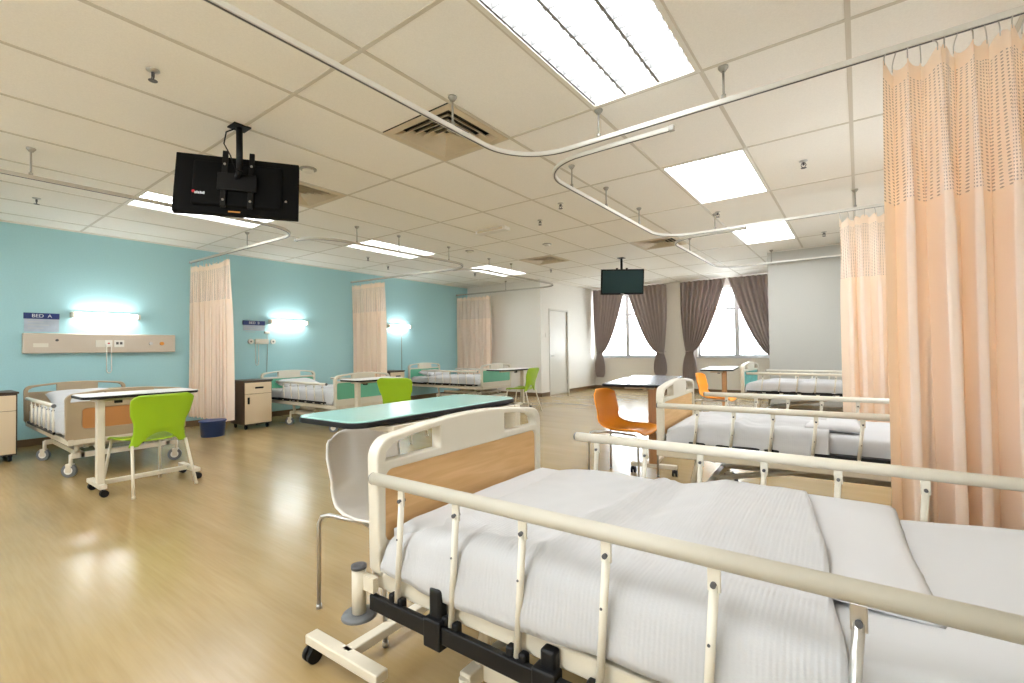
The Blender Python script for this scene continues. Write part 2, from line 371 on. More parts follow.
# window wall with two openings
W = [(-6.03, -4.24, .89, 2.62), (-3.26, -1.45, .89, 2.62)]
b = MB(); xs = [XD-.12, W[0][0], W[0][1], W[1][0], W[1][1], XP]
for i in (0, 2, 4): b.box(xs[i], xs[i+1], YF, YF+.2, 0, CEIL)
for (a, c, z0, z1) in W: b.box(a, c, YF, YF+.2, 0, z0); b.box(a, c, YF, YF+.2, z1, CEIL)
struct(b.build('wall_far', M['wall']))
for k, (a, c, z0, z1) in enumerate(W+ADDED_REARW+ADDED_SIDEW):  # far-wall windows are real; rear and side ones are added light sources
    wn = bpy.data.objects.new('window_%d' % (k+1), None); C.objects.link(wn); wn.location = ((a+c)/2, YF+.1 if k < 2 else YB-.1, z0) if k < 4 else (XR+.1, (a+c)/2, z0); struct(wn)
    wn.rotation_euler = (0, 0, 0 if k < 2 else PI if k < 4 else -PI/2)
    hw = (c-a)/2; hz = z1-z0; b = MB(); t = .05
    b.box(-hw, -hw+t, -.03, .03, 0, hz); b.box(hw-t, hw, -.03, .03, 0, hz); b.box(-hw, hw, -.03, .03, 0, t); b.box(-hw, hw, -.03, .03, hz-t, hz)
    b.box(-.05, .05, -.04, .04, t, hz-t); tz = hz*.68; b.box(-hw+t, hw-t, -.03, .03, tz-.025, tz+.025)
    b.build('window_frame', M['frame_gray'], wn)
    for s in (-1, 1):
        x0, x1 = (.05, hw-t) if s > 0 else (-hw+t, -.05)
        MB().box(x0, x1, -.004, .004, t, tz-.025).build('pane', M['glass'], wn); MB().box(x0, x1, -.004, .004, tz+.025, hz-t).build('pane', M['glass'], wn)
    MB().box(-hw-.02, hw+.02, -.16, -.03, -.03, .0, .006).build('window_sill', M['frame_gray'], wn)

# ceiling: tiles as one plane with the openings of the light fittings left out
LIGHTS = [(TX0-TX, TY0), (TX0-TX, TY0+2*TY), (TX0-TX, TY0+4*TY), (TX0-8*TX, TY0), (TX0-8*TX, TY0+2*TY), (TX0-8*TX, TY0+4*TY), (TX0-TX, TY0-2*TY), (TX0-8*TX, TY0-2*TY), (TX0-4*TX, TY0-2*TY)]  # fittings behind the camera are added, unseen, to light the foreground
VENTS = [(TX0-3*TX, TY0+.5*TY), (TX0-6*TX, TY0+.5*TY), (TX0-6*TX, TY0+4*TY), (TX0-3*TX, TY0+4*TY)]
b = MB()
i0, i1 = -11, 3
for i in range(i0, i1):
    for j in range(-4, 9):
        x0, y0 = TX0+i*TX, TY0+j*TY
        if any(abs(x0-lx) < .05 and abs(y0-ly) < .05 for lx, ly in LIGHTS): continue
        X0, X1, Y0, Y1 = max(x0, XL), min(x0+TX, XR), max(y0, YB), min(y0+TY, YF)
        if X1 <= X0 or Y1 <= Y0: continue
        cut = [v for v in VENTS if abs(x0-v[0]) < .05 and y0-.05 < v[1] < y0+TY-.1]
        if cut:
            vy = cut[0][1]
            if vy-y0 > .1: b.box(X0, X1, Y0, vy, CEIL, CEIL+.02)
            if y0+TY-(vy+.5*TY) > .1: b.box(X0, X1, vy+.5*TY, Y1, CEIL, CEIL+.02)
        else: b.box(X0, X1, Y0, Y1, CEIL, CEIL+.02)
struct(b.build('ceiling', M['tile']))
struct(MB().box(XL-.2, XR+.2, YB-.2, YF+.2, CEIL+.25, CEIL+.35).build('trim_slab', M['vent_dark']))
b = MB()
for i in range(i0, i1+1):
    x = TX0+i*TX
    if XL < x < XR: b.box(x-.013, x+.013, YB, YF, CEIL-.004, CEIL+.01)
for j in range(-3, 9):
    y = TY0+j*TY
    if YB < y < YF: b.box(XL, XR, y-.012, y+.012, CEIL-.0035, CEIL+.01)
struct(b.build('trim_1', M['tbar']))
b = MB(); b.box(XL, XL+.02, YB, YW, CEIL-.02, CEIL-.001); b.box(XL+.02, XD, YW-.02, YW, CEIL-.02, CEIL-.001); b.box(XD, XD+.02, YW-.02, YF, CEIL-.02, CEIL-.001)
b.box(XD, XP, YF-.02, YF, CEIL-.02, CEIL-.001); b.box(XP, XR, YP-.02, YP, CEIL-.02, CEIL-.001)
struct(b.build('trim_2', M['white_plastic']))
def skirting(name, *a): struct(MB().box(*a).build(name, M['base']))
skirting('baseboard_left', XL, XL+.015, YB, YW, 0, .09)
skirting('baseboard_far_left', XL+.015, XD, YW-.015, YW, 0, .09)
skirting('baseboard_door', XD, XD+.015, YW-.015, DY0-.05, 0, .09)
skirting('baseboard_door_2', XD, XD+.015, DY1+.05, YF, 0, .09)
skirting('baseboard_far', XD+.015, XP, YF-.015, YF, 0, .09)
skirting('baseboard_pier', XP-.015, XR, YP-.015, YP, 0, .09)
skirting('baseboard_right', XR-.015, XR, YB, YP-.015, 0, .09)

# ------------------------------------------------------------------ ceiling fittings
def light_fitting(x, y, label, louvre, lm='louvre'):
    t = thing('ceiling_light', label, 'ceiling light', (x, y, CEIL), 0, 'recessed fluorescent ceiling lights')
    w_, l_ = TX-.02, TY-.02; a = .012; d = .085
    b = MB(); b.box(a, w_+a-.004, a, l_, d, d+.01); b.box(a, a+.006, a, l_, -.004, d); b.box(w_, w_+.006, a, l_, -.004, d); b.box(a, w_, a, a+.006, -.004, d); b.box(a, w_, l_-.006, l_, -.004, d)
    b.box(0, .03, 0, l_+.02, -.006, 0); b.box(w_-.008, w_+.02, 0, l_+.02, -.006, 0); b.box(.03, w_, 0, .03, -.006, 0); b.box(.03, w_, l_-.01, l_+.02, -.006, 0)
    b.build('housing', M['white_plastic'], t)
    if louvre:
        n = 3
        for k in range(n):
            cx = .03+(w_-.04)*(k+.5)/n
            MB().box(cx-.07, cx+.07, .04, l_-.02, .05, .066, .006).build('tube', M['light'], t)
        b = MB(); lw = (w_-.035)/n
        for k in range(n+1):
            cx = .03+lw*k
            b.sweep([(cx, .03, .02), (cx, l_-.01, .02)], .012, 4, ry=.022, rot=PI/4)
        q = 15
        for k in range(n):
            for j in range(1, q):
                yy = .03+(l_-.04)*j/q; x0 = .03+lw*k+.008; x1 = x0+lw-.016
                b.box(x0, x1, yy-.002, yy+.002, .006, .036)
        b.build('louvre', M[lm], t)
    else:
        MB().box(.03, w_-.008, .03, l_-.01, .004, .012).build('diffuser', M['light'], t)
    return t
LBL = ['large louvred ceiling light directly over the nearest bed', 'square-looking bright ceiling light, second along the right row from the nearest bed', 'bright ceiling light at the far end of the right row near the windows',
       'louvred ceiling light partly hidden behind the hanging television back', 'long ceiling light crossed by the curtain track, second in the row along the teal wall', 'ceiling light farthest along the teal wall near the white wall',
       'added unseen ceiling light behind the viewpoint on the right', 'added unseen ceiling light behind the viewpoint near the teal wall', 'added unseen ceiling light behind the viewpoint in the middle']
for k, (x, y) in enumerate(LIGHTS): light_fitting(x, y, LBL[k], k in (0, 3, 4, 5), 'louvre' if k == 0 else 'louvre_white')

def air_vent(x, y, label):
    t = thing('air_vent', label, 'air vent', (x+TX/2, y+TY/4, CEIL), 0, 'square four-way ceiling air vents')
    W2, L2 = TX/2-.012, TY/4-.01
    b = MB()
    def ring(s0, s1, z0, z1, bb):
        P = []
        for (s, z) in ((s0, z0), (s1, z1)):
            P.append([Vector((s*W2*a, s*L2*c, z)) for a, c in ((-1, -1), (1, -1), (1, 1), (-1, 1), (-1, -1))])
        bb.grid(P, smooth=False)
    ring(1, .84, -.006, -.006, b); b.build('frame', M['diffuser_plate'], t, solid=.006)
    for s in (.84, .68, .52, .36, .20):
        b = MB(); ring(s, s-.11, -.008, .035, b); b.build('blade', M['diffuser_plate'], t, solid=.003)
    MB().box(-W2, W2, -L2, L2, .1, .11).build('duct', M['vent_dark'], t)
    b = MB(); b.box(-W2, -W2+.005, -L2, L2, 0, .1); b.box(W2-.005, W2, -L2, L2, 0, .1); b.box(-W2, W2, -L2, -L2+.005, 0, .1); b.box(-W2, W2, L2-.005, L2, 0, .1); b.build('duct_side', M['vent_dark'], t)
VL = ['square cream ceiling vent beside the curtain track hanger, nearest to the viewpoint', 'ceiling vent half hidden behind the hanging television', 'small-looking ceiling vent near the white far-left wall', 'ceiling vent in front of the windows, right of the small television']
for v, l in zip(VENTS, VL): air_vent(*v, l)

def sprinkler(x, y, label):
    t = thing('sprinkler_head', label, 'sprinkler', (x, y, CEIL), 0, 'ceiling sprinkler heads')
    MB().lathe([(.035, 0), (.034, -.006), (.015, -.012), (.014, -.014)]).build('escutcheon', M['steel'], t)
    b = MB(); b.cyl((0, 0, -.04), .009, .03, 10)
    for s in (-1, 1): b.sweep([(s*.012, 0, -.018), (s*.02, 0, -.04), (s*.006, 0, -.062)], .0035, 6)
    b.build('frame', M['dark'], t)
    MB().lathe([(.022, -.066), (.024, -.063), (.004, -.06)]).build('deflector', M['dark'], t)
SP = [(-3.32, .94, 'nearest sprinkler head, above left of the hanging television'), (-7.0, .96, 'sprinkler head near the teal wall at the left edge'), (-3.3, 5.09, 'sprinkler head in the middle of the ceiling'),
      (-.37, 4.99, 'sprinkler head left of the big peach curtain'), (-.38, 8.31, 'sprinkler head over the far right bed'), (-1.38, 6.2, 'sprinkler head by the second right curtain track'),
      (-6.98, 5.13, 'sprinkler head by the middle teal-wall bay light'), (-7.42, 5.92, 'sprinkler head above the middle left curtain'), (-6.69, 7.68, 'sprinkler head near the far left ceiling light'), (-5.16, 8.35, 'sprinkler head in front of the far white wall'), (-2.73, 7.55-2.9, 'sprinkler head right of the emergency light')]
for s in SP: sprinkler(*s)
def detector(x, y, label):
    t = thing('smoke_detector', label, 'smoke detector', (x, y, CEIL), 0, 'round ceiling detectors')
    MB().lathe([(.075, 0), (.075, -.008), (.06, -.012)]).build('base', M['track_gray'], t)
    MB().lathe([(.05, -.012), (.048, -.03), (.03, -.036)]).build('chamber', M['white_plastic'], t)
detector(-4.02, 2.31, 'round detector just right of the hanging television'); detector(-3.97, 6.32, 'round detector before the far-left vent'); detector(-5.25, 5.9, 'round detector beside the track corner over the teal-wall beds')
t = thing('emergency_light', 'long narrow emergency light box on the ceiling', 'light box', (-4.07, 5.05, CEIL), 0)
MB().box(-.26, .26, -.06, .06, -.05, 0, .01).build('case', M['white_plastic'], t)
MB().box(-.22, .22, -.064, -.06, -.04, -.012, .001).build('lens', M['diffuser_plate'], t)

# ------------------------------------------------------------------ curtain tracks
def track(label, path, z, hangers, m):
    t = thing('curtain_track', label, 'curtain track', (path[0][0], path[0][1], z), 0, 'ceiling-hung curtain tracks')
    o = Vector((path[0][0], path[0][1], z))
    pts = [Vector((p[0], p[1], z))-o for p in path]
    MB().sweep(pts, .02, 4, ry=.02, rot=PI/4).build('rail', m, t)
    MB().sweep([p-Vector((0, 0, .0125)) for p in pts], .0065, 4, rot=PI/4).build('runner_slot', M['dark'], t)
    for hx, hy in hangers:
        b = MB(); b.sweep([Vector((hx, hy, z+.012))-o, Vector((hx, hy, CEIL))-o], .007, 8)
        b.lathe([(.03, 0), (.03, -.008), (.014, -.03)], Vector((hx, hy, CEIL-.0005))-o, 14); b.cyl(Vector((hx, hy, z+.01))-o, .014, .03, 10)
        b.build('hanger', M['track_gray'], t)
    for p in (path[0], path[-1]):
        q = Vector((p[0], p[1], z))-o
        MB().box(q.x-.018, q.x+.018, q.y-.018, q.y+.018, q.z-.018, q.z+.018, .004).build('end_cap', M['track_gray'], t)
def corner(cx, cy_, r, a0, a1): return [(p[0], p[1]) for p in arc((cx, cy_), r, math.radians(a0), math.radians(a1), 12)]
TZ = 2.61
track('white curved curtain track nearest the viewpoint, crossing over the nearest bed', [(-2.13, -1.2)]+corner(-1.69, 2.56, .44, 180, 90)+[(XR-.03, 3.0)], TZ, [(-2.13, 2.24), (-.62, 3.0), (-1.44, 2.998), (-2.13, .2), (.9, 3.0)], M['white_track'])
track('curved curtain track over the second right bed', [(-.98, 3.15)]+[(-1.6, 3.15)]+corner(-1.66, 3.58, .43, 270, 180)[1:]+corner(-1.66, 5.82, .44, 180, 90)+[(XR-.03, 6.26)], TZ, [(-2.085, 3.76), (-2.09, 4.5), (-2.09, 5.41), (-1.43, 6.26), (0, 6.26)], M['white_track'])
track('curtain track in front of the pier over the farthest right bed', [(-1.1, 6.36), (-1.4, 6.36)]+corner(-1.66, 6.76, .4, 270, 180)[1:]+corner(-1.62, 8.84, .44, 180, 90)+[(XR-.03, 9.27)], TZ-.01, [(-2.06, 7.4), (-1.2, 9.27), (0, 9.27)], M['white_track'])
track('curtain track over the bed by the left edge, below the teal wall', [(-5.36, -1.5)]+corner(-5.72, 2.56, .42, 0, 90)+[(XL+.03, 2.87)], 2.58, [(-5.345, .7), (-6.8, 3.005)], M['track_brown'])
track('curtain track looping over the middle teal-wall bed', corner(-5.8, 3.58, .44, -85, 0)+corner(-5.72, 5.58, .44, 0, 90)+[(XL+.03, 5.78)], 2.58, [(-5.38, 3.78), (-5.34, 4.46), (-5.3, 5.45)], M['track_brown'])
track('curtain track looping over the farthest teal-wall bed', corner(-5.82, 6.5, .42, -85, 0)+corner(-5.85, 8.7, .44, 0, 90)+[(XL+.03, 8.94)], 2.58, [(-5.42, 6.62), (-5.42, 7.3), (-6.9, 9.06)], M['track_brown'])

# ------------------------------------------------------------------ privacy curtains
def curtain(label, p0, p1, z0, z1, znet, lam, amp, seed, nhooks, tz, flare=0.0, name='privacy_curtain'):
    rnd = random.Random(seed)
    t = thing(name, label, 'curtain', (p0[0], p0[1], z0), 0, 'peach bed curtains')
    d = Vector((p1[0]-p0[0], p1[1]-p0[1], 0)); Ln = d.length; d.normalize(); nrm = Vector((-d.y, d.x, 0))
    ns = int(Ln/lam*22)+2
    ph = [rnd.uniform(-.9, .9) for _ in range(40)]; am = [rnd.uniform(.55, 1.25) for _ in range(40)]
    H = z1-z0
    def P(s, z):
        q = s*Ln/lam; k = int(q); fr = q-k
        p_ = ph[k % 40]*(1-fr)+ph[(k+1) % 40]*fr; a_ = am[k % 40]*(1-fr)+am[(k+1) % 40]*fr
        h = (z1-z)/H
        A = amp*a_*(.55+.45*min(1, h*3))*(1+.25*h)
        t_ = 2*PI*q+1.5*p_+.3*math.sin(h*2.5+k*1.7)
        off = A*math.tanh(1.7*math.sin(t_))/.935 + .12*A*math.sin(.37*t_+h*2)
        along = s*Ln + (.30*lam*math.sin(2*t_)+.10*lam*math.sin(.5*t_+seed))*(.35+.65*min(1, h*2.5))
        along = Ln/2+(along-Ln/2)*(1+flare*(.5-h))
        top = 0
        zz = z
        sag = .045*(0.5-0.5*math.cos(2*PI*s*nhooks))
        zz = z-sag*max(0, 1-(z1-z)/.18)
        if h > .98: zz += .012*math.sin(2*PI*q)
        return Vector((p0[0], p0[1], 0))+d*along+nrm*off+Vector((0, 0, zz))-Vector((p0[0], p0[1], z0))
    def panel(zs, nm, m):
        R = [[P(i/(ns-1), z) for z in zs] for i in range(ns)]
        uv = [[(i/(ns-1)*Ln*2.0, z) for z in zs] for i in range(ns)]
        return MB().grid(R, uv).build(nm, m, t)
    zb = [z0+(znet-z0)*i/16 for i in range(17)]; zn = [znet+(z1-.09-znet)*i/8 for i in range(9)]; zh = [z1-.09+.09*i/6 for i in range(7)]
    panel(zb, 'fabric_panel', M['peach']); panel(zn, 'net_panel', M['net']); panel(zh, 'heading_tape', M['peach'])
    for k in range(nhooks+1):
        s = min(max(k/nhooks, .004), .996); a = P(s, z1); zt = tz-.014-z0
        pts = [a+Vector((0, 0, -.02)), a+Vector((0, 0, .012)), Vector((a.x*.7+(d*s*Ln).x*.3, a.y*.7+(d*s*Ln).y*.3, zt-.02)), Vector(((d*s*Ln).x, (d*s*Ln).y, zt))]
        MB().sweep(pts, .0028, 5).build('hook', M['steel'], t)
    return t
curtain('large peach bed curtain with net top hanging at the right edge', (.135, 3.0), (1.03, 3.0), .22, 2.545, 1.84, .115, .10, 3, 20, TZ)
curtain('peach curtain seen left behind the large one, over the second right bed', (-.15, 6.26), (1.0, 6.26), .25, 2.535, 1.87, .125, .06, 5, 15, TZ)
curtain('peach curtain bunched on the teal wall beside the first cabinet', (XL+.05, 2.88), (-7.3, 2.98), .17, 2.51, 1.93, .10, .045, 8, 12, 2.58, flare=-.06)
curtain('peach curtain on the teal wall behind the middle overbed table', (XL+.05, 5.78), (-7.5, 5.86), .3, 2.51, 1.93, .10, .045, 11, 9, 2.58)
curtain('peach curtain in the far corner against the white wall', (XL+.05, 8.95), (-7.35, 9.03), .3, 2.51, 1.93, .12, .05, 13, 9, 2.58)

# ------------------------------------------------------------------ window drapes
def drape(label, x_out, x_in, x_tie, wtie, z_tie, zb, wb, seed, y=YF-.14, N=9):
    rnd = random.Random(seed); t = thing('window_drape', label, 'curtain', (x_out, y, zb), 0, 'mauve tied-back window drapes')
    zt = CEIL-.03; nz, ns = 44, N*12
    sgn = 1 if x_in > x_out else -1
    ph = [rnd.uniform(-.5, .5) for _ in range(N+2)]; am = [rnd.uniform(.7, 1.3) for _ in range(N+2)]
    rows = []
    for i in range(nz+1):
        z = zt+(zb-zt)*i/nz
        if z >= z_tie:
            q = (z-z_tie)/(zt-z_tie); xi = (x_tie+sgn*wtie/2)+(x_in-(x_tie+sgn*wtie/2))*q**.62; xo = (x_tie-sgn*wtie/2)+(x_out-(x_tie-sgn*wtie/2))*min(1, q*1.8)**.6
            A = .042+.010*(1-q)
        else:
            q = (z_tie-z)/(z_tie-zb); e = math.sin(min(q*1.5, 1)*PI/2); ww = wtie+(wb-wtie)*e
            if q > .8: ww *= 1-.35*((q-.8)/.2)**2
            xi = x_tie+sgn*ww/2; xo = x_tie-sgn*ww/2; A = .034
        row = []
        for j in range(ns+1):
            s = j/ns; k = int(s*N); fr = s*N-k; p_ = ph[k]*(1-fr)+ph[k+1]*fr; a_ = am[k]*(1-fr)+am[k+1]*fr
            row.append(Vector((xo+(xi-xo)*s-x_out, A*a_*math.sin(2*PI*N*s+p_), z-zb)))
        rows.append(row)
    MB().grid(rows).build('drape_fabric', M['grape'], t, solid=.004)
    pts = [(x_tie-x_out+(wtie/2+.012)*math.cos(a), .052*math.sin(a), z_tie-zb+.035*sgn*math.cos(a)) for a in [2*PI*k/20 for k in range(20)]]
    MB().sweep(pts, .006, 6, closed=True, ry=.03).build('tieback', M['grape'], t)
    MB().sweep([(x_tie-x_out-sgn*(wtie/2+.0), .05, z_tie-zb), (x_tie-x_out-sgn*(wtie/2+.03), .128, z_tie-zb+.02)], .006, 6).build('tieback_hook', M['steel'], t)
drape('mauve drape left of the first window, tied back at the corner', -6.06, -5.1, -5.88, .16, 1.02, .33, .30, 1)
drape('mauve drape on the right side of the first window', -3.98, -5.08, -4.17, .17, 1.02, .41, .34, 2)
drape('mauve drape left of the second window', -3.62, -2.53, -3.42, .17, 1.03, .3, .36, 3)
drape('mauve drape right of the second window, beside the pier', XP-.05, -2.5, -1.5, .18, .9, .35, .3, 4)
for k, (a, c) in enumerate(((-6.08, -3.92), (-3.68, XP-.02))):
    r = MB().sweep([(a, YF-.13, CEIL-.028), (c, YF-.13, CEIL-.028)], .012, 8).build('curtain_rail', M['white_track'])
    tag(r, ['thin rail holding the drapes of the first window', 'thin rail holding the drapes of the second window beside the pier'][k], 'curtain rail')

# ------------------------------------------------------------------ televisions
def television(label, c, wdir, front, tilt, w_, h_, pole, z_top, marks):
    t = thing('television', label, 'television', (pole[0], pole[1], CEIL), 0)
    wv = Vector((*wdir, 0)).normalized(); n0 = Vector((*front, 0)).normalized()
    n = (n0*math.cos(tilt)-Vector((0, 0, 1))*math.sin(tilt)).normalized(); u = wv.cross(n).normalized()
    if u.z < 0: u = -u
    o = Vector(c)-Vector((pole[0], pole[1], CEIL))
    R = Matrix((wv, n, u)).transposed().to_4x4(); R.translation = o       # x along width, y out of the screen, z up
    if R.to_3x3().determinant() < 0: R = Matrix((-wv, n, u)).transposed().to_4x4(); R.translation = o
    b = MB(); b.box(-w_/2, w_/2, -.03, .018, -h_/2, h_/2, .008); b.box(-w_*.36, w_*.36, -.055, -.02, -h_*.38, h_*.38, .02)
    b.transform(R).build('casing', M['tv_black'], t)
    MB().box(-w_/2+.025, w_/2-.025, .018, .0205, -h_/2+.035, h_/2-.025).transform(R).build('screen', M['screen'], t)
    b = MB()
    for s in (-.09, .09): b.box(s-.018, s+.018, -.075, -.053, -h_*.42, h_*.55, .003)
    b.box(-.13, .13, -.09, -.072, -.07, .07, .004); b.transform(R).build('wall_mount', M['black'], t)
    b = MB()
    for s in (-.09, .09):
        for z in (-.15, -.05, .06, .15): b.cyl((s, -.081, z), .009, .008, 8, 'Y')
    b.transform(R).build('bolt', M['steel'], t)
    joint = R @ Vector((0, -.09, .04))
    b = MB(); b.sweep([(0, 0, 0), (0, 0, joint.z+.02)], .022, 14); b.sweep([(0, 0, joint.z+.03), joint], .02, 10); b.build('pole', M['black'], t)
    MB().box(-.06, .06, -.06, .06, -.012, 0, .003).build('ceiling_plate', M['black'], t)
    side = (R.to_3x3() @ Vector((1, 0, 0)))
    if marks:
        rs = -1 if side.dot(rt) > 0 else 1
        b = MB()
        for k in range(6): b.box(rs*.245+(k-2.5)*.011-.004, rs*.245+(k-2.5)*.011+.004, -.059, -.055, -.105, -.09+.004*(k % 2))
        b.transform(R).build('logo', M['letters'], t)
        MB().cyl((rs*.285, -.059, -.088), .011, .003, 14, 'Y').transform(R).build('logo_dot', M['red'], t)
        MB().cyl((-rs*.33, -.034, -.1), .009, .006, 12, 'Y').transform(R).build('socket', M['steel'], t)
        MB().box(rs*.02-.04, rs*.02+.04, -.034, -.03, -.226, -.216).transform(R).build('sticker', M['amber'], t)
        sd = side*rs*(1 if True else 1)
        pts = [Vector((0, 0, -.02))+sd*.03, Vector((0, 0, -.05))+sd*.085, Vector((0, 0, -.14))+sd*.10, Vector((0, 0, -.22))+sd*.06, joint+Vector((0, 0, .05))+sd*.01]
        MB().sweep(pts, .005, 6).build('cable', M['black'], t)
    else:
        MB().box(-.03, .03, .0205, .0215, -h_/2+.012, -h_/2+.02).transform(R).build('logo', M['steel'], t)
television('black television seen from behind, hanging from the ceiling at left', (-3.815, 1.63, 2.412), (.556, .831), (-.831, .556), math.radians(13), .84, .485, (-3.66, 1.565), 2.8, True)
television('dark television hanging in front of the windows, screen towards the room', (-3.44, 8.03, 2.345), (.8, .6), (.6, -.8), math.radians(10), .78, .46, (-3.52, 8.19), 2.8, False)

# ------------------------------------------------------------------ hospital beds
BW, BL = .96, 2.15
def wave(u, v, s): return noise.noise(Vector((u*3+s, v*3, s)))*.5+noise.noise(Vector((u*8, v*8+s, s)))*.25
def board(parent, u0, u1, frame_m, panel_m, z0, zs, zc, name, pan_rect=None):
    """end board with two hand slots, plate between them and an inset panel"""
    out = [(.03, z0), (BW-.03, z0), (BW-.005, z0+.04)]
    r = .07
    for i in range(9):
        a = PI/2*i/8; out.append((BW-r+r*math.cos(a), zs-r+r*math.sin(a)))
    for i in range(1, 12):
        v = (BW-r)+(2*r-BW)*i/12; out.append((v, zs+(zc-zs)*math.sin(PI*i/12)))
    for i in range(9):
        a = PI/2+PI/2*i/8; out.append((r+r*math.cos(a), zs-r+r*math.sin(a)))
    out.append((.005, z0+.04))
    def slot(a, c):
        return [(a, zs-.07), (c, zs-.07), (c, zs-.015 if c > .5 else zs-.005), ((a+c)/2, zs-.012), (a, zs-.005 if a > .5 else zs-.022)]
    s1 = [(.036, zs-.08), (.285, zs-.08), (.285, zs+.0), (.16, zs-.012), (.075, zs-.027), (.042, zs-.05)]
    s2 = [(BW-v, z) for v, z in s1][::-1]
    pv, pz0, pz1 = pan_rect or (.036, z0+.115, zs-.108)
    pan = rrect(pv, BW-pv, pz0, pz1, .03)
    f = slab(name, frame_m, out, [s1, s2, pan], u0, u1, .007, parent)
    slab('inset_panel', panel_m, rrect(pv-.005, BW-pv+.005, pz0-.005, pz1+.005, .03), [], u0+.014, u1-.014, .001, f)
    return f
def hospital_bed(label, loc, rz, frame_m, panel_m, dz, bar_z, legs, wheels, near_rail, far_rail, blanket_u, pillow, railm, seed, group, chrome_post=None, low=True, lift=0, mt=.60, head_m=None, pan_rect=None, posts=True, swivel=0, deck_t=0, rail_out=0):
    t = thing('hospital_bed', label, 'bed', loc, rz, group)
    Z = lambda z: z+dz
    board(t, -.012, .038, frame_m, panel_m, Z(.41), Z(.865), Z(.895), 'footboard', pan_rect)
    board(t, BL-.04, BL+.01, frame_m, head_m or panel_m, Z(.41), Z(.865), Z(.895), 'headboard')
    # frame
    b = MB()
    for v in (.02, BW-.06): b.box(-.02, BL, v, v+.04, Z(.385), Z(.44), .006)
    for u in (-.02, .7, 1.4, BL-.04): b.box(u, u+.04, .06, BW-.06, Z(.39), Z(.435), .004)
    b.build('frame', M['cream_metal'], t)
    MB().box(.05, BL-.05, .07-.06*(deck_t > 0), BW-.07+.06*(deck_t > 0), Z(.436), Z(.455), .004).build('deck', M['black'], t) if not deck_t else MB().box(.2, BL-.05, .0, BW, Z(.445), Z(.445)+deck_t, .006).build('deck', M['black'], t)
    for u in (-.03, BL+.0):
        for v in (-.02, BW+.02):
            if not posts: continue
            b = MB(); b.sweep([(u, v, Z(.31)), (u, v, Z(.455))], .022, 14)
            b.box(min(u, u+.05), u+.07, min(v, .04) if v < .5 else BW-.04, max(v, .0) if v < .5 else v, Z(.39), Z(.435)); p = b.build('corner_post', M['cream_metal'], t)
            MB().lathe([(.012, Z(.315)), (.05, Z(.312)), (.055, Z(.303)), (.03, Z(.29)), (.01, Z(.288))], (u, v, 0)).build('bumper', M['gray'], p)
            b = MB(); b.lathe([(.024, Z(.452)), (.024, Z(.462)), (.014, Z(.462))], (u, v, 0)); b.build('socket_ring', M['dark'], p)
    # undercarriage
    zl = .17
    b = MB()
    for v in (.12, BW-.16): b.box(wheels[0]-.02, wheels[1]+.02, v, v+.04, zl, zl+.05, .005)
    for u in wheels: b.box(u-.02, u+.02, .06, BW-.06, zl, zl+.05, .005)
    for u in legs:
        for v in (.13, BW-.13): b.sweep([(u, v, zl+.03), (u+.04, v, Z(.39))], .02, 10)
    b.sweep([(legs[0]+.1, .3, zl+.04), (legs[1]-.3, .3, Z(.4))], .018, 8); b.sweep([(legs[0]+.1, BW-.3, zl+.04), (legs[1]-.3, BW-.3, Z(.4))], .018, 8)
    if wheels[1] < 1.5:
        for v in (.16, BW-.2): b.box(wheels[0]+.05, wheels[1]-.1, v, v+.04, zl+.08, zl+.12, .005)
        for u in (wheels[0]+.08, .7): b.box(u, u+.03, .1, BW-.1, zl+.085, zl+.12, .004)
    b.build('undercarriage', M['cream_metal'], t)
    for u in wheels:
        for v in (.06, BW-.06):
            b = MB(); b.sweep([(u, v, zl+.04), (u, v, .1)], .016, 8); b.box(u-.02, u+.035, v-.022, v+.022, .1, .125, .006)
            b.box(u-.012, u+.03, v-.024, v-.018, .045, .11); b.box(u-.012, u+.03, v+.018, v+.024, .045, .11)
            Sw = Matrix.Translation((u, v, 0)) @ Matrix.Rotation(swivel*(1 if v < .5 else .7), 4, 'Z') @ Matrix.Translation((-u, -v, 0)); b.transform(Sw)
            c = b.build('caster', M['cream_metal'], t)
            b = MB(); b.cyl((u+.012, v-.014, .062), .062, .028, 24, 'Y'); b.transform(Sw); b.build('wheel', M['gray'], c)
            b = MB(); b.cyl((u+.012, v-.0165, .062), .036, .033, 18, 'Y'); b.transform(Sw); b.build('wheel_hub', M['white_plastic'], c)
